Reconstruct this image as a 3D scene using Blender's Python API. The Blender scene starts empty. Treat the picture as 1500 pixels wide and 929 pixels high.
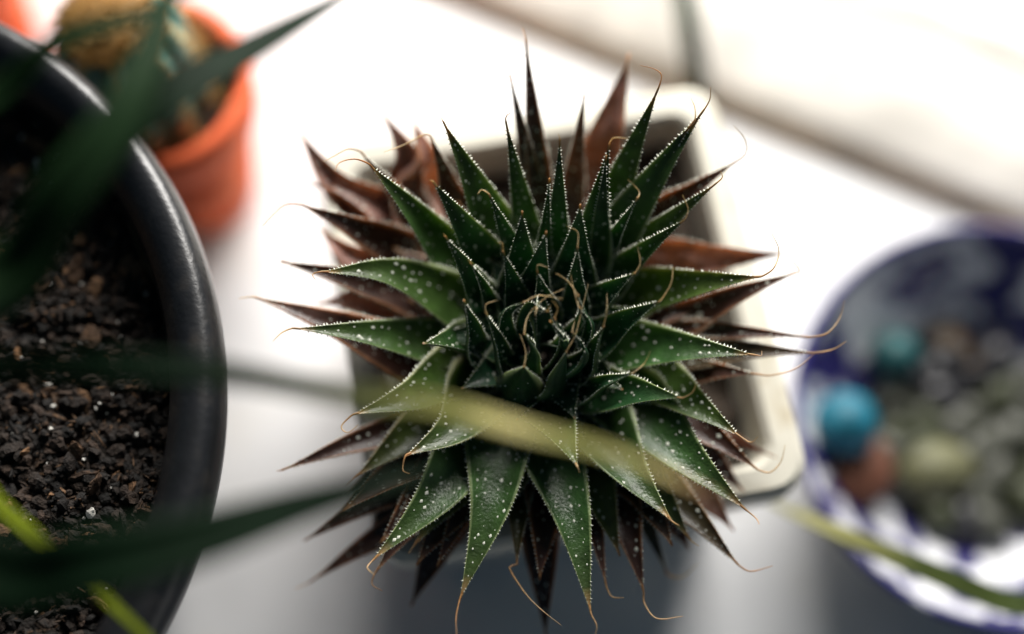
import bpy, math, random
from mathutils import Vector, Matrix, noise
R = math.radians
rnd = random.Random(7)
scene = bpy.context.scene
col = scene.collection

# ------------------------------------------------------------------ camera
TH, D, ZT, LENS = R(72), 0.30, 0.118, 50.0
FPX = LENS / 36 * 1500
CAM = Vector((0, -D * math.cos(TH), ZT + D * math.sin(TH)))
FWD = Vector((0, math.cos(TH), -math.sin(TH)))
UPV = Vector((0, math.sin(TH), math.cos(TH)))
cd = bpy.data.cameras.new('camera'); cam = bpy.data.objects.new('camera', cd); col.objects.link(cam)
cam.location = CAM; cam.rotation_euler = (R(90) - TH, 0, 0)
cd.lens = LENS; cd.sensor_width = 36; cd.clip_start = 0.01; cd.clip_end = 50
cd.dof.use_dof = True; cd.dof.focus_distance = D + 0.002; cd.dof.aperture_fstop = 1.9
scene.camera = cam
def P(px, py, z):
    """a pixel of the photograph, dropped on the height z"""
    d = FWD + Vector((1, 0, 0)) * ((px - 750) / FPX) - UPV * ((py - 464.5) / FPX)
    return CAM + d * ((z - CAM.z) / d.z)
def depth(p): return (p - CAM).dot(FWD)

# ------------------------------------------------------------------ light
w = bpy.data.worlds.new('World'); scene.world = w; w.use_nodes = True
w.node_tree.nodes['Background'].inputs[0].default_value = (0.46, 0.72, 1.0, 1)
w.node_tree.nodes['Background'].inputs[1].default_value = 0.068
def area(name, loc, target, sx, sy, power, color):
    l = bpy.data.lights.new(name, 'AREA'); l.shape = 'RECTANGLE'; l.size = sx; l.size_y = sy
    l.energy = power; l.color = color
    o = bpy.data.objects.new(name, l); col.objects.link(o); o.location = loc
    o.rotation_euler = (Vector(target) - Vector(loc)).to_track_quat('-Z', 'Y').to_euler()
    return o
area('window_light', (0.11, 0.53, 0.41), (0.0, 0.03, 0.08), 0.44, 0.28, 12.0, (1.0, 0.965, 0.915))
scene.view_settings.view_transform = 'Standard'; scene.view_settings.look = 'None'
scene.view_settings.exposure = 0.0; scene.view_settings.gamma = 1
scene.render.engine = 'CYCLES'
scene.cycles.use_denoising = True
scene.cycles.max_bounces = 8

# ------------------------------------------------------------------ materials
def mat(name, color=(0.5, 0.5, 0.5), rough=0.5, attr=None, spec=0.5, transl=0.0, noise_amt=0.0, noise_scale=200.0,
        bump=0.0, bump_scale=600.0, coat=0.0, color2=None, stretch=None, tcol=(1, 1, 1), lo=.42, hi=.6):
    m = bpy.data.materials.new(name); m.use_nodes = True
    nt = m.node_tree; N = nt.nodes; L = nt.links
    b = N['Principled BSDF']; out = N['Material Output']
    b.inputs['Roughness'].default_value = rough
    b.inputs['Specular IOR Level'].default_value = spec
    b.inputs['Coat Weight'].default_value = coat
    b.inputs['Coat Roughness'].default_value = 0.1
    tc = N.new('ShaderNodeTexCoord'); src = tc.outputs['Object']
    if stretch:
        mp = N.new('ShaderNodeMapping'); mp.inputs['Scale'].default_value = stretch
        L.new(src, mp.inputs[0]); src = mp.outputs[0]
    if attr:
        a = N.new('ShaderNodeAttribute'); a.attribute_name = attr; c = a.outputs['Color']
    else:
        a = N.new('ShaderNodeRGB'); a.outputs[0].default_value = (*color, 1); c = a.outputs[0]
    if noise_amt > 0 or color2:
        n = N.new('ShaderNodeTexNoise'); n.inputs['Scale'].default_value = noise_scale; n.inputs['Detail'].default_value = 5
        L.new(src, n.inputs['Vector'])
        if color2:
            rp = N.new('ShaderNodeMapRange'); rp.inputs[1].default_value = lo; rp.inputs[2].default_value = hi
            L.new(n.outputs[0], rp.inputs[0])
            mx = N.new('ShaderNodeMix'); mx.data_type = 'RGBA'
            L.new(rp.outputs[0], mx.inputs[0]); L.new(c, mx.inputs[6]); mx.inputs[7].default_value = (*color2, 1)
            c = mx.outputs[2]
        if noise_amt > 0:
            rp = N.new('ShaderNodeMapRange'); rp.inputs[1].default_value = 0.3; rp.inputs[2].default_value = 0.7
            rp.inputs[3].default_value = 1 - noise_amt; rp.inputs[4].default_value = 1 + noise_amt
            L.new(n.outputs[0], rp.inputs[0])
            mx = N.new('ShaderNodeVectorMath'); mx.operation = 'SCALE'
            L.new(c, mx.inputs[0]); L.new(rp.outputs[0], mx.inputs['Scale']); c = mx.outputs[0]
    L.new(c, b.inputs['Base Color'])
    if bump > 0:
        n2 = N.new('ShaderNodeTexNoise'); n2.inputs['Scale'].default_value = bump_scale; n2.inputs['Detail'].default_value = 4
        L.new(src, n2.inputs['Vector'])
        bp = N.new('ShaderNodeBump'); bp.inputs['Strength'].default_value = bump; bp.inputs['Distance'].default_value = 0.0006
        L.new(n2.outputs[0], bp.inputs['Height']); L.new(bp.outputs[0], b.inputs['Normal'])
    if transl > 0:
        t = N.new('ShaderNodeBsdfTranslucent'); tm = N.new('ShaderNodeVectorMath'); tm.operation = 'MULTIPLY'
        tm.inputs[1].default_value = tcol; L.new(c, tm.inputs[0]); L.new(tm.outputs[0], t.inputs[0])
        ms = N.new('ShaderNodeMixShader'); ms.inputs[0].default_value = transl
        L.new(b.outputs[0], ms.inputs[1]); L.new(t.outputs[0], ms.inputs[2]); L.new(ms.outputs[0], out.inputs[0])
    return m
M = dict(
    aloe=mat('aloe_leaf_skin', attr='Col', rough=0.31, spec=0.55, transl=0.34, tcol=(1.75, 1.65, 1.05), noise_amt=0.35, noise_scale=260, bump=0.35, bump_scale=1500),
    wart=mat('aloe_tubercle', (0.82, 0.84, 0.72), 0.5, transl=0.25),
    strap=mat('strap_leaf_skin', attr='Col', rough=0.6, spec=0.12, transl=0.38, tcol=(1.25, 1.2, 1.0), noise_amt=0.2, noise_scale=90),
    sill=mat('white_sill_paint', (0.76, 0.765, 0.775), 0.35, noise_amt=0.08, noise_scale=30, color2=(.64, .63, .60), lo=.52, hi=.8, bump=0.12, bump_scale=60),
    frame=mat('window_frame_paint', (0.74, 0.71, 0.65), 0.5, noise_amt=0.22, noise_scale=38, stretch=(1, 1.8, 1)),
    gap=mat('brown_gap', (0.30, 0.23, 0.16), 0.8, noise_amt=0.4, noise_scale=40),
    cream=mat('cream_glaze', (0.68, 0.655, 0.56), 0.35, noise_amt=0.10, noise_scale=70, color2=(.46, .40, .28), lo=.55, hi=.8, bump=0.1, bump_scale=120),
    black=mat('black_plastic', (0.012, 0.013, 0.015), 0.34, spec=0.5, noise_amt=0.3, noise_scale=130, bump=0.18, bump_scale=700, color2=(.026, .023, .020), lo=.56, hi=.85),
    soil=mat('potting_soil', attr='Col', rough=0.85, noise_amt=0.5, noise_scale=900, bump=0.8, bump_scale=1800),
    dirt=mat('dry_dirt', (0.035, 0.024, 0.015), 0.9, noise_amt=0.6, noise_scale=300, bump=1.0, bump_scale=500),
    perlite=mat('perlite', (0.62, 0.60, 0.55), 0.8, bump=0.5, bump_scale=2500),
    terra=mat('terracotta', (0.76, 0.125, 0.035), 0.75, noise_amt=0.2, noise_scale=80, color2=(.74, .30, .17), lo=.55, hi=.8, bump=0.25, bump_scale=700),
    cactus=mat('cactus_skin', attr='Col', rough=0.5, noise_amt=0.2, noise_scale=150),
    spine=mat('golden_spine', (0.50, 0.27, 0.06), 0.5, transl=0.2),
    glaze=mat('navy_glaze', (0.012, 0.012, 0.022), 0.12, noise_amt=0.3, noise_scale=60, color2=(0.05, 0.05, 0.06), stretch=(1, 1, 5), bump=0.5, bump_scale=110, coat=0.5),
    cobalt=mat('cobalt_glaze', (0.035, 0.030, 0.20), 0.3, noise_amt=0.3, noise_scale=70, coat=0.3, color2=(.45, .46, .55), lo=.56, hi=.62),
    paint=mat('blue_and_white_glaze', (0.74, 0.75, 0.78), 0.2, noise_scale=75, color2=(0.022, 0.018, 0.12), coat=0.3, lo=.475, hi=.53),
    fibre=mat('dry_fibre', (0.28, 0.20, 0.10), 0.7),
)

# ------------------------------------------------------------------ mesh helpers
def mesh_obj(name, V, Fc, material, parent=None, cols=None, smooth=True, loc=None):
    me = bpy.data.meshes.new(name)
    if loc is not None: V = [Vector(v) - loc for v in V]
    me.from_pydata([tuple(v) for v in V], [], Fc); me.update()
    if cols:
        a = me.color_attributes.new('Col', 'FLOAT_COLOR', 'POINT')
        a.data.foreach_set('color', [x for c in cols for x in (c[0], c[1], c[2], 1.0)])
    if smooth: me.polygons.foreach_set('use_smooth', [True] * len(me.polygons))
    me.materials.append(material)
    o = bpy.data.objects.new(name, me); col.objects.link(o)
    if loc is not None: o.location = loc
    if parent:
        o.parent = parent; o.matrix_parent_inverse = Matrix.Translation(-parent.location)
    return o
def tag(o, label=None, cat=None, group=None, kind=None):
    for k, v in (('label', label), ('category', cat), ('group', group), ('kind', kind)):
        if v: o[k] = v
    return o
def empty(name, loc):
    o = bpy.data.objects.new(name, None); col.objects.link(o); o.location = loc; o.empty_display_size = 0.01; return o
def lathe(profile, c, seg=96, wob=0.0):
    V, Fc = [], []; n = len(profile)
    for i in range(seg):
        a = 2 * math.pi * i / seg
        for r, z in profile:
            rr = r * (1 + wob * math.sin(3 * a + z * 90))
            V.append(Vector((c[0] + rr * math.cos(a), c[1] + rr * math.sin(a), z)))
    for i in range(seg):
        j = (i + 1) % seg
        for k in range(n - 1): Fc.append((i * n + k, j * n + k, j * n + k + 1, i * n + k + 1))
    return V, Fc
def spline(pts, n):
    """Catmull-Rom through pts, n samples evenly spread by length"""
    q = [pts[0] * 2 - pts[1]] + list(pts) + [pts[-1] * 2 - pts[-2]]
    raw = []
    for i in range(1, len(q) - 2):
        for s in range(16):
            t = s / 16
            raw.append(0.5 * ((2 * q[i]) + (q[i + 1] - q[i - 1]) * t + (2 * q[i - 1] - 5 * q[i] + 4 * q[i + 1] - q[i + 2]) * t * t
                              + (3 * q[i] - q[i - 1] - 3 * q[i + 1] + q[i + 2]) * t ** 3))
    raw.append(pts[-1])
    acc = [0]
    for a, b in zip(raw, raw[1:]): acc.append(acc[-1] + (b - a).length)
    out, k = [], 0
    for i in range(n):
        s = acc[-1] * i / (n - 1)
        while k < len(acc) - 2 and acc[k + 1] < s: k += 1
        f = (s - acc[k]) / max(1e-9, acc[k + 1] - acc[k])
        out.append(raw[k].lerp(raw[k + 1], min(1, max(0, f))))
    return out, acc[-1]
def lerp3(a, b, t): t = max(0, min(1, t)); return tuple(x + (y - x) * t for x, y in zip(a, b))
def tangents(pts):
    return [(pts[min(i + 1, len(pts) - 1)] - pts[max(i - 1, 0)]).normalized() for i in range(len(pts))]
def tube(V, Fc, C, pts, rads, cols, sides=6):
    ts = tangents(pts); base = len(V); up = Vector((0.3, 0.2, 0.9))
    for p, t, r, c in zip(pts, ts, rads, cols):
        a = t.cross(up).normalized(); b = t.cross(a)
        for k in range(sides):
            g = 2 * math.pi * k / sides
            V.append(p + (a * math.cos(g) + b * math.sin(g)) * r); C.append(c)
    for i in range(len(pts) - 1):
        for k in range(sides):
            k2 = (k + 1) % sides
            Fc.append((base + i * sides + k, base + i * sides + k2, base + (i + 1) * sides + k2, base + (i + 1) * sides + k))

# ------------------------------------------------------------------ the setting: sill and window frame
a0, a1 = P(633, 0, 0), P(1387, 310, 0)
ex = (a1 - a0).normalized(); ey = Vector((-ex.y, ex.x, 0))
if ey.y < 0: ey = -ey
def slab(name, x0, x1, y0, y1, z0, z1, material, r=0.0, origin=a0):
    prof = [(y0, z0)] + [(y0 + r - r * math.cos(g), z1 - r + r * math.sin(g)) for g in (R(90) * k / 14 for k in range(15))] if r else [(y0, z0), (y0, z1)]
    prof += [(y1, z1), (y1, z0)]
    V = []; n = len(prof)
    for x in (x0, x1):
        for y, z in prof: V.append(origin + ex * x + ey * y + Vector((0, 0, z)))
    Fc = [(k, (k + 1) % n, n + (k + 1) % n, n + k) for k in range(n)] + [tuple(range(n - 1, -1, -1)), tuple(range(n, 2 * n))]
    return mesh_obj(name, V, Fc, material, smooth=False)
tag(slab('window_sill', -0.7, 0.9, -0.55, 0.012, -0.035, 0.0, M['sill']), kind='structure')
prof = [(.006, .0015), (.006, .0065), (.0075, .0085), (.016, .0120), (.026, .0148), (.040, .0165), (.045, .0168), (.046, .0190), (.052, .0200), (.30, .0205), (.30, .0015)]
V = [a0 + ex * x + ey * y + Vector((0, 0, z)) for x in (-.7, .9) for y, z in prof]; n = len(prof)
fr = tag(mesh_obj('window_frame', V, [(k, (k + 1) % n, n + (k + 1) % n, n + k) for k in range(n)] + [tuple(range(n - 1, -1, -1)), tuple(range(n, 2 * n))], M['frame'], smooth=False), kind='structure')
sb = slab('gap_strip', -0.7, 0.9, 0.001, 0.0058, 0.0004, 0.004, M['gap'], r=0.002); sb.parent = fr  # mottled brown strip along the gap between sill and frame

# ------------------------------------------------------------------ cream square pot
ZR = 0.082
TRc, BRc = P(1042, 120, ZR), P(1192, 714, ZR)
v = BRc - TRc; side = v.length
TLc = TRc + Vector((v.y, -v.x, 0)); BLc = BRc + Vector((v.y, -v.x, 0))
_in = (TRc - TLc).normalized() * .0042; TLc += _in; BLc += _in
pc = (TRc + BRc + TLc + BLc) / 4; ux = (TRc - TLc).normalized(); uy = (TRc - BRc).normalized()
pot_c = Vector((pc.x, pc.y, 0))
def square_ring(h, z, r, k=5):
    out = []
    for q in range(4):
        cx, cy = ((1, 1), (-1, 1), (-1, -1), (1, -1))[q]
        for s in range(k + 1):
            a = R(90) * (q + s / k)
            out.append(pot_c + ux * (cx * (h - .0021 - r) + r * math.cos(a)) + uy * (cy * (h - r) + r * math.sin(a)) + Vector((0, 0, z)))
    return out
def loft(rings, cap0=False, cap1=False):
    V = [p for r in rings for p in r]; n = len(rings[0]); Fc = []
    for i in range(len(rings) - 1):
        for k in range(n):
            k2 = (k + 1) % n; Fc.append((i * n + k, i * n + k2, (i + 1) * n + k2, (i + 1) * n + k))
    if cap0: Fc.append(tuple(range(n - 1, -1, -1)))
    if cap1: Fc.append(tuple(range((len(rings) - 1) * n, len(rings) * n)))
    return V, Fc
H = side / 2
pot = empty('square_pot', pot_c); tag(pot, 'cream glazed square pot holding the spiky rosette succulent', 'plant pot')
V, Fc = loft([square_ring(h, z, r) for h, z, r in ((H * .80, 0.0005, .006), (H * .82, .003, .007), (H * .93, ZR - .016, .007), (H * .80, ZR - .016, .006), (H * .72, .012, .006))], True, True)
mesh_obj('wall', V, Fc, M['cream'], pot, smooth=False)
V, Fc = loft([square_ring(h, z, r) for h, z, r in ((H * .935, ZR - .0158, .007), (H * .985, ZR - .0155, .008), (H, ZR - .013, .008), (H, ZR - .0015, .008), (H - .0015, ZR, .0075),
      (H - .0065, ZR, .006), (H - .008, ZR - .0015, .005), (H - .010, ZR - .0155, .005), (H * .935, ZR - .0158, .007))])
mesh_obj('rim', V, Fc, M['cream'], pot, smooth=False)
V, Fc, n = [], [], 40
for i in range(n + 1):
    for j in range(n + 1):
        x, y = (i / n * 2 - 1) * (H - .0127), (j / n * 2 - 1) * (H - .0105)
        p = pot_c + ux * x + uy * y
        V.append(p + Vector((0, 0, ZR - .012 + .003 * noise.noise(p * 120) + .002 * noise.noise(p * 400))))
for i in range(n):
    for j in range(n): Fc.append((i * (n + 1) + j, (i + 1) * (n + 1) + j, (i + 1) * (n + 1) + j + 1, i * (n + 1) + j + 1))
tag(mesh_obj('soil', V, Fc, M['dirt'], pot), kind='stuff')

# ------------------------------------------------------------------ the rosette succulent
AX = P(792, 505, 0.100); AX = Vector((AX.x, AX.y, 0.0))
aloe = empty('rosette_succulent', Vector((AX.x, AX.y, ZR - .012)))
tag(aloe, 'spiky dark green rosette succulent with white dotted leaves and curled dry tips', 'succulent')
TIER = {0: (.105, .1235), 1: (.103, .1225), 2: (.100, .1205), 3: (.098, .1165), 4: (.094, .107), 5: (.089, .094)}
GREEN, GREEN_IN, OLIVE, BROWN, RUST, TAN = (.032, .100, .028), (.030, .115, .062), (.075, .130, .026), (.050, .023, .017), (.47, .27, .225), (.48, .28, .13)
def leaf_colour(age):
    if age < 0: return lerp3(GREEN, GREEN_IN, -age)
    if age < .35: return lerp3(GREEN, OLIVE, age / .35)
    if age < 1: return lerp3(OLIVE, BROWN, min(1, (age - .35) / .35))
    return lerp3(BROWN, RUST, age - 1)
PXS = D / FPX
def aloe_leaf(tier, bx, by, tx, ty, hw, age, fil=(), bend=0.0, roll=0.0, arch=0.06, cup=None, dz=0.0, tipz=None):
    zb, zt = TIER[tier]; cup = cup or (.62 if tier == 0 else .5 if tier == 1 else .36)
    dens = rnd.uniform(.15, .4); big = rnd.uniform(.8, 1.25)
    tip0 = P(tx, ty, zt); zt = (zt + 0.27 * tip0.y + dz) if tipz is None else tipz
    T = P(tx, ty, zt); B0 = P(bx, by, zb); zb += 0.15 * (B0.y - AX.y); B = P(bx, by, zb)
    out = Vector((B.x - AX.x, B.y - AX.y, 0))
    A = Vector((AX.x, AX.y, zb - .008)) + out * 0.35
    ln = (T - B).length
    lat = (T - B).cross(Vector((0, 0, 1))).normalized()
    Mi = (B + T) / 2 + Vector((0, 0, arch * ln)) + lat * bend * ln
    NS = 30
    pts, total = spline([A, B, Mi, T], NS); ts = tangents(pts)
    sB = (B - A).length / total
    o2 = Vector((T.x - AX.x, T.y - AX.y, 0)); o2 = o2.normalized() if o2.length > 1e-4 else Vector((0, -1, 0))
    ref = (Vector((0, 0, 1)) - o2 * .55).normalized()
    W = hw * PXS * depth(B) / D * 1.06
    V, Fc, C = [], [], []
    base = leaf_colour(age + rnd.uniform(-.05, .05)); marg = lerp3((.42, .50, .24), (.66, .32, .16), (age - .2) / .5)  # pale margin; on old leaves the orange backlit edge is put into its colour
    wr_ = .05; dry = .55 if age > 1.25 else .12 if age > .7 else 0.0
    tan0 = .86 if tier > 2 else .94
    NU, NL = 11, 7; RING = NU + NL
    frames = []
    for i, (p, t) in enumerate(zip(pts, ts)):
        s = i / (NS - 1); u = max(0, (s - sB) / (1 - sB))
        wd = W * (.72 + .28 * min(1, s / max(sB, .01))) if s < sB else W * ((1 - u) ** 1.08 * (1 + .30 * u * (1 - u)))
        wd = max(wd, .00022)
        n = (ref - t * ref.dot(t)).normalized(); sd = t.cross(n).normalized()
        rl = roll * u + (.10 + .8 * dry) * math.sin(3 * s + bx)
        n, sd = n * math.cos(rl) + sd * math.sin(rl), sd * math.cos(rl) - n * math.sin(rl)
        th = .40 * wd + .0002
        frames.append((p, t, n, sd, wd, th, u))
        for k in range(NU):
            q = -1 + 2 * k / (NU - 1); q = math.copysign(abs(q) ** .8, q)
            V.append(p + sd * (q * wd) + n * (cup * wd * q * q + wr_ * wd * noise.noise(p * 260 + sd * q)) + n * (dry * wd * noise.noise(p * 150 + sd * (q * 1.5))))
            c = lerp3(base, leaf_colour(min(1.3, max(age, .25) + .5)), (u - .45) * .9)
            c = lerp3(c, TAN, (u - tan0) / (1 - tan0))
            if abs(q) > .93: c = lerp3(c, marg, .95)
            elif age > .6 and abs(q) > .8: c = lerp3(c, marg, .25)
            C.append(c)
        for k in range(NL):
            q = 1 - 2 * (k + 1) / (NL + 1)
            V.append(p + sd * (q * wd) + n * (cup * wd * q * q - th * (1 - q * q) ** .7))
            C.append(lerp3(lerp3(base, BROWN, .25), TAN, (u - tan0) / (1 - tan0)))
    for i in range(NS - 1):
        for k in range(RING):
            k2 = (k + 1) % RING
            Fc.append((i * RING + k, i * RING + k2, (i + 1) * RING + k2, (i + 1) * RING + k))
    Fc.append(tuple(range(RING - 1, -1, -1))); Fc.append(tuple(range((NS - 1) * RING, NS * RING)))
    if fil:
        zf = zt; fp = [pts[-2]] + [T]
        for k, f in enumerate(fil):
            zf += rnd.uniform(-.0005, .0022); fp.append(P(f[0], f[1], zf))
        fp, fl = spline(fp, 18)
        hue = lerp3((.42, .20, .07), (.62, .50, .30), rnd.random() if tier > 2 else 1)
        fr_ = .00024 if tier > 2 else .00019 if tier == 2 else .00014
        tube(V, Fc, C, fp, [fr_ * (1 - .75 * k / 17) for k in range(18)], [lerp3((.40, .22, .09) if tier > 1 else (.50, .40, .20), hue, k / (8 if tier > 1 else 4)) for k in range(18)], 5)
    lf = mesh_obj('leaf', V, Fc, M['aloe'], aloe, C)
    # soft white teeth on the margins and tubercles on the faces
    V, Fc = [], []
    def at(s):
        x = s * (NS - 1); i = min(NS - 2, int(x)); f = x - i; a, b = frames[i], frames[i + 1]
        return [a[k].lerp(b[k], f) for k in range(4)] + [a[k] + (b[k] - a[k]) * f for k in range(4, 7)]
    for sg in (-1, 1):
        s = sB * .5
        while s < .965:
            p, t, n, sd, wd, th, u = at(s)
            e = p + sd * (sg * wd) + n * (cup * wd)
            L_ = rnd.uniform(.00030, .00085) * (1 - .35 * u); r = rnd.uniform(.00014, .00024)
            if rnd.random() < .12:
                s += .0006 / total; continue
            d = (sd * sg * .9 + n * rnd.uniform(.1, .7) + t * rnd.uniform(-.1, .6)).normalized()
            b = len(V); V += [e + t * r - d * .0001, e - t * r + n * r - d * .0001, e - t * r - n * r - d * .0001, e + d * L_]
            Fc += [(b, b + 1, b + 3), (b + 1, b + 2, b + 3), (b + 2, b, b + 3)]
            s += rnd.uniform(.0006, .00105) / total
    s = sB * .4
    while s < .9:
        p, t, n, sd, wd, th, u = at(s)
        m = max(1, int(round(wd * 2 / .0026)))
        for k in range(m):
            if rnd.random() < dens: continue
            q = ((k + .5) / m * 2 - 1) * .86 + rnd.uniform(-.16, .16); q = max(-.9, min(.9, q))
            for up_ in ((True, False) if rnd.random() < .4 else (True,)):
                h = cup * wd * q * q if up_ else cup * wd * q * q - th * (1 - q * q) ** .7
                e = p + sd * (q * wd) + n * h + t * rnd.uniform(-.0007, .0007)
                r = big * min(.0005, .00025 * math.exp(rnd.gauss(0, .38))) * (1.1 - .4 * u); nn = n if up_ else -n
                b = len(V)
                V += [e + t * r * 1.25, e + sd * r, e - t * r * 1.25, e - sd * r, e + nn * r * .75, e - nn * r * .5]
                Fc += [(b, b + 1, b + 4), (b + 1, b + 2, b + 4), (b + 2, b + 3, b + 4), (b + 3, b, b + 4)]
        s += rnd.uniform(.0015, .0027) / total
    tag(mesh_obj('white_teeth', V, Fc, M['wart'], lf), kind='stuff')
    return lf

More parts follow.
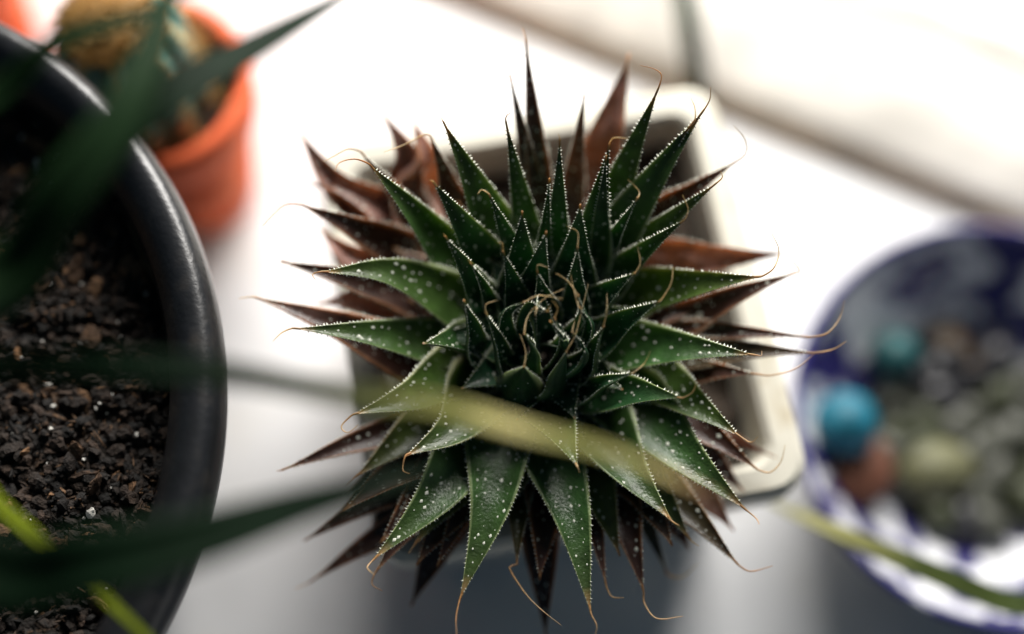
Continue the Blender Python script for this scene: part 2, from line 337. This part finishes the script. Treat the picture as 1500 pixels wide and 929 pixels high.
LEAVES = [
 # the oldest leaves, low round the pot (tier 5, 4)
 (5, 865, 285, 922, 78, 42, 1.6, ()), (5, 960, 392, 1152, 371, 36, 1.75, ()), (5, 1010, 620, 1132, 668, 20, 1.8, ((1142, 672),)),
 (5, 610, 700, 445, 792, 32, .8, ()), (5, 620, 750, 452, 854, 28, .95, ((432, 863),)), (5, 655, 770, 602, 888, 30, .85, ()),
 (5, 790, 770, 800, 935, 30, .8, ()), (5, 930, 730, 978, 842, 16, .6, ((1000, 845), (1022, 825))), (5, 1000, 690, 1075, 778, 30, 1.2, ()),
 (5, 600, 310, 560, 165, 40, 1.35, (), .1, .8), (5, 570, 330, 440, 195, 42, 1.3, (), -.1, -.7), (5, 590, 380, 450, 265, 46, 1.6, (), .12, .8), (5, 610, 300, 606, 178, 56, 2.0, (), .1, .9),
 (5, 590, 420, 470, 335, 50, 1.9, (), -.1, -.8), (5, 600, 470, 465, 445, 44, 1.95, (), .1, .6),
 (4, 792, 320, 770, 58, 25, .95, ((765, 40),)), (4, 785, 310, 747, 110, 20, .8, ((744, 104),)), (4, 838, 290, 856, 138, 20, 1.15, ()),
 (4, 668, 300, 631, 200, 22, .95, ((622, 197), (590, 213), (562, 223))), (4, 620, 340, 528, 222, 24, .8, ((510, 218), (490, 228), (474, 237))),
 (4, 950, 330, 1078, 237, 26, 1.05, ((1093, 224), (1090, 203), (1075, 185))), (4, 600, 378, 442, 300, 36, .95, ((418, 300), (400, 315), (385, 331))),
 (4, 605, 440, 412, 383, 30, .9, ()), (4, 620, 530, 372, 435, 44, .85, ((350, 437),)),
 (4, 605, 622, 412, 689, 27, .9, ((405, 690),)), (4, 650, 700, 549, 840, 34, .75, ((545, 856), (560, 866))),
 (4, 760, 710, 757, 828, 23, .6, ((746, 832), (770, 870), (795, 895), (822, 916))), (4, 857, 710, 888, 858, 22, .75, ((896, 874), (914, 876))),
 (4, 905, 720, 943, 868, 32, .75, ((944, 884), (962, 906), (1000, 903))), (4, 960, 700, 1082, 828, 30, .6, ((1100, 837), (1132, 829))),
 (4, 985, 600, 1110, 688, 32, .75, ((1128, 692), (1144, 676), (1150, 652))), (4, 1000, 470, 1164, 400, 28, .95, ((1171, 396), (1158, 378))),
 (4, 1000, 488, 1186, 494, 18, .95, ((1212, 488), (1230, 466), (1237, 440))), (4, 1000, 520, 1194, 517, 26, .6, ((1220, 512), (1240, 500))),
 (4, 1010, 545, 1108, 548, 22, 1.1, ((1130, 550), (1165, 540), (1192, 519))), (4, 700, 700, 640, 830, 30, .8, ()), (4, 800, 720, 790, 850, 34, .75, ()),
 (5, 640, 720, 575, 812, 34, .9, ()), 
 (5, 960, 720, 1010, 805, 34, .95, ()), (5, 610, 650, 500, 742, 34, .9, ()), (5, 620, 690, 545, 770, 36, .85, ()),
 (5, 1000, 640, 1090, 720, 34, 1.0, ()), (4, 680, 720, 610, 828, 38, .7, ()), (4, 930, 700, 985, 800, 36, .7, ()),
 (4, 640, 655, 502, 748, 42, .8, ()), (4, 655, 690, 556, 796, 44, .75, ()),
 # the middle leaves (tier 3)
 (3, 740, 375, 649, 178, 42, .15, ((646, 173),)), (3, 775, 360, 741, 178, 24, .1, ((742, 170), (750, 164))), (3, 880, 340, 965, 128, 32, .15, ((969, 110), (958, 101), (938, 96))),
 (3, 880, 380, 1032, 160, 40, .1, ((1040, 145), (1041, 128))), (3, 905, 330, 1018, 176, 22, .4, ((1018, 158), (1012, 143))), (3, 915, 385, 1050, 268, 27, .25, ((1058, 260), (1056, 252))),
 (3, 665, 385, 540, 240, 36, .15, ((520, 233), (498, 238), (490, 251))), (3, 665, 445, 470, 398, 42, .2, ((458, 402), (462, 410)), .08),
 (3, 645, 505, 428, 481, 36, .2, ((412, 488), (400, 500))), (3, 670, 545, 516, 608, 46, .3, ((500, 625), (510, 634), (525, 622)), -.06),
 (3, 705, 575, 594, 668, 55, .3, ((590, 688), (600, 694)), -.10), (3, 695, 640, 545, 822, 52, .12, ((538, 832), (548, 842)), -.06),
 (3, 735, 620, 673, 880, 54, .12, ((668, 905), (669, 930)), -.05), (3, 800, 640, 866, 900, 50, .08, ((874, 916), (872, 930)), -.02),
 (3, 870, 615, 985, 764, 56, .15, ((995, 770),), .04), (3, 930, 595, 1094, 748, 54, .12, ((1108, 760), (1112, 768)), .03),
 (3, 930, 435, 1116, 405, 38, .3, ((1134, 392), (1141, 366), (1130, 341))), (3, 900, 510, 1106, 520, 44, .05, ((1115, 521), (1116, 514))),
 (4, 765, 640, 712, 800, 46, .35, ()), (4, 850, 650, 908, 815, 46, .4, ()), (4, 900, 640, 1012, 792, 46, .35, ((1024, 800),)), (4, 700, 670, 606, 800, 46, .35, ((598, 812),)), (4, 655, 600, 520, 700, 44, .45, ((508, 712),)),
 (3, 960, 560, 1085, 640, 40, .25, ((1100, 648), (1110, 640))),
 # inner leaves (tier 2, 1)
 (2, 815, 390, 820, 204, 23, .0, ((818, 196),)), (2, 795, 390, 805, 262, 14, .0, ()), (2, 860, 390, 893, 210, 34, .05, ((900, 202), (920, 203))), (2, 875, 390, 888, 228, 20, -.2, ()),
 (2, 720, 400, 634, 266, 38, -.2, ((630, 264),)), (2, 757, 385, 716, 284, 20, -.2, ((706, 278), (700, 284))), (2, 900, 410, 1003, 322, 26, .05, ((1008, 306), (1000, 286))),
 (2, 692, 505, 620, 503, 36, .1, (), 0, .5), (2, 800, 600, 846, 684, 46, .2, ((849, 692),)), (2, 880, 575, 1000, 583, 40, -.2, ((1014, 575), (1021, 560))),
 (2, 760, 420, 765, 310, 36, -.6, ()), (2, 840, 420, 850, 300, 40, -.6, ()),
 (1, 705, 440, 652, 346, 28, -.4, ((650, 342),)), (1, 720, 450, 690, 386, 15, -.4, ((686, 380),)), (1, 890, 370, 934, 290, 15, -.2, ((936, 280), (920, 263))),
 (1, 850, 580, 928, 546, 24, -.5, ((944, 532), (953, 514))), (1, 880, 500, 968, 440, 32, -.6, ((983, 415), (986, 390))), (1, 875, 450, 930, 400, 28, -.8, ((938, 385), (934, 362))),
 (1, 760, 580, 768, 536, 42, -.5, ((770, 515), (762, 490)), 0, 0, .02), (1, 812, 572, 830, 514, 36, -.6, ((843, 490), (852, 455), (862, 415)), 0, 0, .02),
 (1, 742, 545, 712, 458, 24, -.6, ((712, 446), (728, 440))), (1, 860, 545, 884, 478, 24, -.6, ((889, 455), (889, 430))), (1, 845, 450, 846, 362, 24, -.8, ((846, 340), (830, 331))),
 (1, 757, 445, 737, 368, 22, -.8, ((736, 357), (730, 355))), (1, 800, 455, 787, 398, 22, -.9, ((788, 388), (803, 392))), (1, 700, 520, 680, 440, 26, -.7, ()), (1, 780, 430, 800, 340, 30, -.9, ()),
 (0, 770, 548, 768, 488, 20, -.6, ((774, 462), (798, 437), (826, 423)), .10), (0, 742, 512, 768, 443, 22, -.8, ((790, 433), (824, 438)), -.16), (0, 806, 530, 812, 466, 20, -.8, ((817, 452), (809, 440)), .12),
 (0, 846, 515, 848, 450, 20, -.8, ((840, 422), (836, 402)), .14), (0, 838, 500, 846, 432, 20, -.9, ((832, 412), (814, 400)), .10), (0, 778, 505, 802, 456, 22, -.9, ((806, 448),), -.22), (0, 826, 548, 838, 486, 22, -.8, ((842, 470),), .2),
 (0, 795, 490, 786, 452, 16, -.9, ((784, 462),), .25), (0, 812, 500, 806, 470, 16, -.9, (), -.25),
]
for q in LEAVES: aloe_leaf(*q)
# leaves that only show as dark gaps between the others
for k in range(26):
    a = 2 * math.pi * (k + rnd.random() * .6) / 26; r = rnd.uniform(215, 300) if math.sin(a) > -.2 else rnd.uniform(190, 245)
    aloe_leaf(5, 795 + 120 * math.cos(a), 520 - 110 * math.sin(a), 795 + r * math.cos(a), 520 - r * .85 * math.sin(a), rnd.uniform(32, 42), rnd.uniform(.6, 1.1))
for k in range(9):
    a = 2 * math.pi * (k + rnd.random() * .5) / 9
    aloe_leaf(2, 795 + 55 * math.cos(a), 505 - 50 * math.sin(a), 795 + 150 * math.cos(a), 490 - 130 * math.sin(a), 44, rnd.uniform(-.8, -.3), tipz=.106)

# ------------------------------------------------------------------ large black pot, its soil and its strap-leaved plant
ZB = 0.120
bc = Vector((-0.1637, -0.0203, 0)); br = 0.1032
bp = empty('round_pot', bc); tag(bp, 'large black plastic round pot with a rounded lip, full of dark soil', 'plant pot')
ri = br - .0125
V, Fc = lathe([(.02, .0008), (br * .68, .0008), (br * .70, .004), (br - .010, ZB - .020), (br - .0105, ZB - .012), (ri + .0005, ZB - .012), (ri - .0015, ZB - .05)], bc, 160)
mesh_obj('wall', V, Fc, M['black'], bp)
lipc = [(br - .0095, ZB - .0195), (br - .004, ZB - .019), (br - .001, ZB - .016), (br, ZB - .010), (br - .0003, ZB - .004), (br - .0015, ZB - .0012), (br - .004, ZB), (br - .007, ZB - .0012), (ri + .0015, ZB - .005), (ri, ZB - .011), (ri - .0012, ZB - .03)]
V, Fc = lathe(lipc, bc, 200); mesh_obj('lip', V, Fc, M['black'], bp)
V, Fc, C = [], [], []; ZS = ZB - .020
n = 150
for i in range(n + 1):
    for j in range(n + 1):
        x, y = (i / n * 2 - 1), (j / n * 2 - 1)
        # a square grid folded into a disc
        X, Y = x * math.sqrt(1 - y * y / 2), y * math.sqrt(1 - x * x / 2)
        p = bc + Vector((X, Y, 0)) * (ri - .0005)
        V.append(p + Vector((0, 0, ZS + .003 * noise.noise(p * 60) + .0022 * noise.noise(p * 260) + .001 * noise.noise(p * 700))))
        C.append(lerp3((.007, .005, .003), (.028, .017, .011), .5 + .6 * noise.noise(p * 180)))
for i in range(n):
    for j in range(n): Fc.append((i * (n + 1) + j, (i + 1) * (n + 1) + j, (i + 1) * (n + 1) + j + 1, i * (n + 1) + j + 1))
tag(mesh_obj('soil', V, Fc, M['soil'], bp, C), kind='stuff')
import bmesh
def ico(sub):
    b = bmesh.new(); bmesh.ops.create_icosphere(b, subdivisions=sub, radius=1)
    r = ([v.co.copy() for v in b.verts], [tuple(v.index for v in f.verts) for f in b.faces]); b.free(); return r
ICO1, ICO2, ICO3 = ico(1), ico(2), ico(3)
def lumps(name, count, sizes, palette, material, parent, flat=.75, lift=0.0, long=1.5):
    V, Fc, C = [], [], []
    while count:
        p = bc + Vector((rnd.uniform(.02, ri), rnd.uniform(-.085, .09), 0)); d = (p - bc).length
        s = sizes[0] * (sizes[1] / sizes[0]) ** (rnd.random() ** 2.2)
        if d > ri - s: continue
        count -= 1
        vs, fs = ICO2 if s > .0009 else ICO1
        rot = Matrix.Rotation(rnd.uniform(0, 6.3), 3, Vector((rnd.gauss(0, 1), rnd.gauss(0, 1), rnd.gauss(0, 1))).normalized())
        sc = Vector((rnd.uniform(.6, long), rnd.uniform(.6, 1.1), rnd.uniform(.5, 1) * flat))
        o = Vector((rnd.random(), rnd.random(), rnd.random())) * 50; b = len(V)
        c = lerp3(*palette, rnd.random() ** 1.8)
        z = ZS + .003 * noise.noise(p * 60) + .0022 * noise.noise(p * 260) + s * rnd.uniform(0, .7) + lift * rnd.random()
        for q in vs:
            k = 1 + .55 * noise.noise(q * 1.3 + o)
            V.append(Vector((p.x, p.y, z)) + rot @ Vector((q.x * sc.x, q.y * sc.y, q.z * sc.z)) * (s * k)); C.append(c)
        Fc += [tuple(b + i for i in f) for f in fs]
    return tag(mesh_obj(name, V, Fc, material, parent, C, smooth=False), kind='stuff')
lumps('soil_crumbs', 20000, (.0002, .0019), ((.003, .0022, .0015), (.034, .019, .011)), M['soil'], bp)
lumps('bark_bits', 480, (.0004, .0028), ((.04, .02, .009), (.21, .11, .05)), M['soil'], bp, .4, .0012)
lumps('root_fibres', 2600, (.00016, .0004), ((.03, .018, .010), (.22, .12, .06)), M['soil'], bp, .5, .0012, 9.0)
lumps('perlite_grains', 260, (.0003, .0011), ((.5, .5, .5), (.6, .6, .6)), M['perlite'], bp, .75, .0014)

def strap(parent, pts, wpx, c0, c1, c2=None, fold=.35, w_end=.05, taper=4.0, stops=None, thick=.0004, name='leaf'):
    """a long channelled blade through 3-D points"""
    n = 48; ps, total = spline(pts, n); ts = tangents(ps); V, Fc, C = [], [], []
    for i, (p, t) in enumerate(zip(ps, ts)):
        u = i / (n - 1); wd = wpx * PXS * .5 * max(w_end, (1 - u ** taper)) * min(1, .5 + u * 4)
        nn = (Vector((0, 0, 1)) - t * t.z).normalized(); sd = t.cross(nn)
        c = lerp3(c0, c1, u * 1.6) if not c2 or u < .72 else lerp3(c1, c2, (u - .72) / .25)
        if stops:
            for (ua, ca), (ub, cb_) in zip(stops, stops[1:]):
                if ua <= u <= ub: c = lerp3(ca, cb_, (u - ua) / (ub - ua))
        for q in (-1, -.5, 0, .5, 1):
            V.append(p + sd * q * wd + nn * (fold * wd * abs(q) + thick)); C.append(c)
        for q in (1, .5, 0, -.5, -1):
            V.append(p + sd * q * wd * .97 + nn * (fold * wd * abs(q) - thick)); C.append(c)
    for i in range(n - 1):
        for k in range(10):
            k2 = (k + 1) % 10; Fc.append((i * 10 + k, i * 10 + k2, (i + 1) * 10 + k2, (i + 1) * 10 + k))
    Fc += [tuple(range(9, -1, -1)), tuple(range((n - 1) * 10, n * 10))]
    return mesh_obj(name, V, Fc, M['strap'], parent, C)
sp = empty('strap_leaved_plant', Vector((bc.x, bc.y, ZS))); tag(sp, 'plant with long arching strap leaves growing from the large black pot', 'houseplant')
crown = Vector((bc.x, bc.y, ZS + .004))
def blade(px, w, c0, c1, c2=None, **k):
    first = P(*px[0]); r0 = crown + (first - crown).normalized() * .008; r0.z = crown.z
    mid = crown.lerp(first, .45); mid.z = max(crown.z, first.z) * .75 + .045
    return strap(sp, [r0, mid] + [P(*q) for q in px], w, c0, c1, c2, **k)
DG, MG, YG = (.006, .020, .008), (.012, .036, .011), (.42, .44, .07)
blade([(0, 405, .178), (100, 285, .186), (187, 160, .188), (235, 40, .184), (250, -60, .176)], 92, DG, MG)
blade([(-10, 440, .172), (90, 300, .178), (190, 190, .180), (280, 125, .178), (370, 75, .172), (515, -12, .160)], 88, DG, DG)
blade([(-30, 160, .176), (83, 67, .182), (217, 22, .180), (330, -40, .172)], 52, MG, MG)
blade([(-20, 538, .166), (180, 538, .174), (340, 550, .174), (500, 580, .172), (640, 596, .170), (770, 632, .169), (920, 672, .167), (1088, 748, .160)], 36, DG, DG, stops=((0, DG), (.62, DG), (.69, (.03, .045, .012)), (.74, (.14, .15, .045)), (.79, (.42, .42, .13)), (.825, (.86, .80, .42)), (.865, (.44, .44, .14)), (.905, (.62, .60, .24)), (.935, (.88, .82, .46)), (.97, (.48, .30, .18)), (1, (.32, .16, .09))))  # shade and backlight along the blade put into its colour stops; dry brown tip
blade([(-20, 835, .162), (140, 828, .170), (300, 790, .170), (460, 738, .166), (650, 686, .158)], 104, DG, DG)
blade([(-60, 690, .140), (5, 745, .140), (100, 828, .138), (222, 940, .134), (300, 1030, .128)], 24, (.16, .22, .02), (.34, .42, .03), w_end=.3)
V, Fc, C = [], [], []
tube(V, Fc, C, [crown + Vector((0, 0, z)) for z in (-.006, 0, .008, .02)], [.009, .011, .010, .005], [(.10, .12, .05)] * 4, 14)
mesh_obj('crown', V, Fc, M['strap'], sp, C)
V, Fc, C = [], [], []
fp, _ = spline([P(45, 130, .103), P(95, 200, .1045), (P(170, 290, .103)), P(210, 380, .1035), P(242, 440, .1035)], 40)
tube(V, Fc, C, fp, [.00011] * 40, [(.3, .2, .1)] * 40, 5)
tag(mesh_obj('dry_fibre', V, Fc, M['fibre']), 'thin dry plant fibre lying across the soil of the black pot', 'fibre')

# ------------------------------------------------------------------ terracotta pot with its cactus
def terra_pot(c, r, zr, label):
    o = empty('terracotta_pot', c); tag(o, label, 'plant pot')
    V, Fc = lathe([(.003, .0006), (r * .62, .0006), (r * .64, .003), (r * .90, zr - .0165), (r * .84, zr - .0165), (r * .80, zr - .02)], c, 96); mesh_obj('wall', V, Fc, M['terra'], o)
    V, Fc = lathe([(r * .86, zr - .017), (r * .97, zr - .0165), (r * .985, zr - .015), (r, zr - .0015), (r - .0008, zr - .0003), (r - .003, zr), (r - .0042, zr - .001), (r * .80, zr - .018)], c, 96); mesh_obj('rim', V, Fc, M['terra'], o)
    V, Fc = lathe([(.0002, zr - .0125), (r * .3, zr - .013), (r * .6, zr - .0128), (r * .815, zr - .0135)], c, 64, .01); tag(mesh_obj('soil', V, Fc, M['dirt'], o), kind='stuff')
    return o
tc = Vector((-0.0939, 0.0805, 0)); tr = .0257
terra_pot(tc, tr, .070, 'small orange terracotta pot with the ribbed cactus in it')
t2 = P(-52, -32, .062); terra_pot(Vector((t2.x - .012, t2.y + .012, 0)), .0215, .062, 'small terracotta pot without a cactus, behind the large black pot')
cac = empty('cactus', Vector((tc.x, tc.y, .057))); tag(cac, 'ribbed blue-green column cactus with golden spines, growing in a terracotta pot', 'cactus')
V, Fc, C = [], [], []; NR, SEG = 9, 108; cb = tc + Vector((-.002, -.002, 0))
prof = [(.0120, .056), (.0150, .064), (.0162, .075), (.0164, .086), (.0156, .094), (.0134, .100), (.0094, .104), (.0046, .1052), (.0004, .1050)]
for i in range(SEG):
    a = 2 * math.pi * i / SEG; rib = abs(math.cos(NR * a / 2))
    for r, z in prof:
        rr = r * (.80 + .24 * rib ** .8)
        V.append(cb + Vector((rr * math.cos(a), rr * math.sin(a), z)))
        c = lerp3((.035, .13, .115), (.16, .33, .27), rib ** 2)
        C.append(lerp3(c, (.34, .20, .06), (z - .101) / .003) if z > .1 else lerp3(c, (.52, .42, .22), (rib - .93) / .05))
n = len(prof)
for i in range(SEG):
    j = (i + 1) % SEG
    for k in range(n - 1): Fc.append((i * n + k, j * n + k, j * n + k + 1, i * n + k + 1))
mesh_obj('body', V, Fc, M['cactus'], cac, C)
V, Fc = [], []
def spine(p, d, L_, r):
    a = d.orthogonal().normalized(); b2 = d.cross(a); b = len(V)
    V.extend([p + a * r, p - a * r * .5 + b2 * r * .87, p - a * r * .5 - b2 * r * .87, p + d * L_]); Fc.extend([(b, b + 1, b + 3), (b + 1, b + 2, b + 3), (b + 2, b, b + 3)])
for k in range(NR):
    a = 2 * math.pi * k / NR
    for z in [.060 + .0042 * q for q in range(11)]:
        r = .0167 if z < .092 else .0167 - (z - .092) * .55
        o = Vector((math.cos(a), math.sin(a), 0)); p = cb + o * r + Vector((0, 0, z))
        for _ in range(9): spine(p, (o + Vector((rnd.gauss(0, .7), rnd.gauss(0, .7), rnd.gauss(.2, .7)))).normalized(), rnd.uniform(.003, .006), .00018)
for _ in range(1500):
    a, q = rnd.uniform(0, 6.283), math.sqrt(rnd.random()) * .0112
    p = cb + Vector((q * math.cos(a), q * math.sin(a), .1047 - 18 * q * q))
    spine(p, (Vector((math.cos(a) * q * 90, math.sin(a) * q * 90, 1)) + Vector((rnd.gauss(0, .5), rnd.gauss(0, .5), 0))).normalized(), rnd.uniform(.002, .005), .00022)
tag(mesh_obj('spines', V, Fc, M['spine'], cac), kind='stuff')

# ------------------------------------------------------------------ blue bowl on the right and what lies in it
wc = Vector((.1302, -.0015, 0)); wr, ZW = .0558, .036
bw = empty('bowl', wc); tag(bw, 'round blue and white painted bowl with a cobalt rim, filled with pebbles', 'bowl')
V, Fc = lathe([(.004, .001), (wr * .50, .001), (wr * .54, .003), (wr * .78, .0105), (wr * .94, .022), (wr * .985, ZW - .0035)], wc, 128); mesh_obj('outer_wall', V, Fc, M['paint'], bw)
V, Fc = lathe([(wr * .985, ZW - .0036), (wr, ZW - .002), (wr - .0004, ZW - .0004), (wr - .0012, ZW), (wr - .0022, ZW - .0006), (wr - .0028, ZW - .0026)], wc, 128); mesh_obj('rim', V, Fc, M['cobalt'], bw)
V, Fc = lathe([(wr - .0028, ZW - .0027), (wr * .84, .0255), (wr * .64, .0135), (wr * .46, .006), (.0006, .0045)], wc, 128); mesh_obj('inner_wall', V, Fc, M['paint'], bw)
def pebble(name, px, py, z, r, color, rough, label, cat, group=None, sq=(1, 1, 1), lump=.25):
    c = P(px, py, z); vs, fs = ICO3; o = Vector((rnd.random(), rnd.random(), rnd.random())) * 40
    rot = Matrix.Rotation(rnd.uniform(0, 6.3), 3, 'Z')
    V = [c + rot @ Vector((q.x * sq[0], q.y * sq[1], q.z * sq[2])) * (r * (1 + lump * noise.noise(q * .9 + o))) for q in vs]
    m = mat(name + '_surface', color, rough, noise_amt=.3, noise_scale=160, bump=.2, bump_scale=500)
    return tag(mesh_obj(name, V, fs, m, loc=c), label, cat, group)
pebble('ball', 1238, 620, .028, .0088, (.003, .14, .21), .55, 'bright teal blue ball at the edge of the bowl', 'ball', lump=.05)
pebble('ball', 1312, 520, .018, .0068, (.003, .07, .075), .5, 'dark turquoise ball lying deep among the pebbles in the bowl', 'ball', lump=.05)
pebble('stone', 1262, 690, .020, .0095, (.13, .045, .022), .6, 'rust brown stone beside the bright teal ball', 'stone', sq=(1.2, .9, .7))
pebble('stone', 1395, 515, .012, .0070, (.07, .04, .012), .6, 'ochre brown stone next to the dark turquoise ball', 'stone', sq=(1.2, .9, .7))
pebble('stone', 1372, 690, .016, .0085, (.11, .11, .05), .6, 'pale cream stone lying among olive pebbles in the bowl', 'stone', sq=(1.2, .9, .7))
spots = []
while len(spots) < 32:
    a, q = rnd.uniform(0, 6.283), math.sqrt(rnd.random()) * wr * .46
    x, y = wc.x + q * math.cos(a), wc.y + q * math.sin(a)
    if all((x - s[0]) ** 2 + (y - s[1]) ** 2 > .0068 ** 2 for s in spots) or rnd.random() < .002: spots.append((x, y))
peb_m = [mat('pebble_olive', (.035, .042, .016), .5, noise_amt=.4, noise_scale=120), mat('pebble_grey', (.045, .048, .034), .5, noise_amt=.4, noise_scale=120), mat('pebble_charcoal', (.022, .022, .026), .4, noise_amt=.4, noise_scale=120)]
kinds = (('olive', 'olive green pebble in the cobalt-rimmed bowl'), ('grey', 'dull grey-green pebble in the cobalt-rimmed bowl'), ('charcoal', 'charcoal black pebble in the cobalt-rimmed bowl'))
for x, y in spots:
    k = 2 if y > wc.y + .016 else rnd.choice((0, 0, 1, 1, 2)); vs, fs = ICO2; o = Vector((x, y, 0)) * 900
    c = Vector((x, y, .0095 + 5 * ((x - wc.x) ** 2 + (y - wc.y) ** 2))); r = rnd.uniform(.0050, .0066)
    rot = Matrix.Rotation(rnd.uniform(0, 6.3), 3, 'Z')
    V = [c + rot @ Vector((q.x * 1.2, q.y * .95, q.z * .8)) * (r * (1 + .3 * noise.noise(q * .9 + o))) for q in vs]
    tag(mesh_obj('pebble', V, fs, peb_m[k], loc=c), kinds[k][1], 'pebble', kinds[k][0] + ' pebbles in the bowl')
gp = empty('grassy_plant', P(1610, 905, .03)); tag(gp, 'pale narrow-leaved plant trailing over the edge of the cobalt-rimmed bowl', 'houseplant')
g0 = gp.location
for px, wd in (([(1480, 885, .044), (1390, 850, .048), (1300, 812, .050), (1200, 768, .048), (1108, 728, .040)], 44),):
    strap(gp, [g0, g0.lerp(P(*px[0]), .5) + Vector((0, 0, .012))] + [P(*q) for q in px], wd, (.06, .10, .03), (.06, .10, .03), stops=((0, (.06, .10, .03)), (.6, (.10, .13, .04)), (.75, (.36, .36, .14)), (1, (.46, .44, .24))))

# ------------------------------------------------------------------ a fallen leaf blade behind the cream pot
fl = strap(None, [P(1022, 165, .011), P(1017, 100, .024), P(1010, 50, .034), P(996, -30, .034), P(975, -110, .0225)], 46, (.012, .036, .014), (.012, .036, .014), name='leaf_blade')
tag(fl, 'single dark green leaf blade leaning on the window frame behind the cream pot', 'leaf')
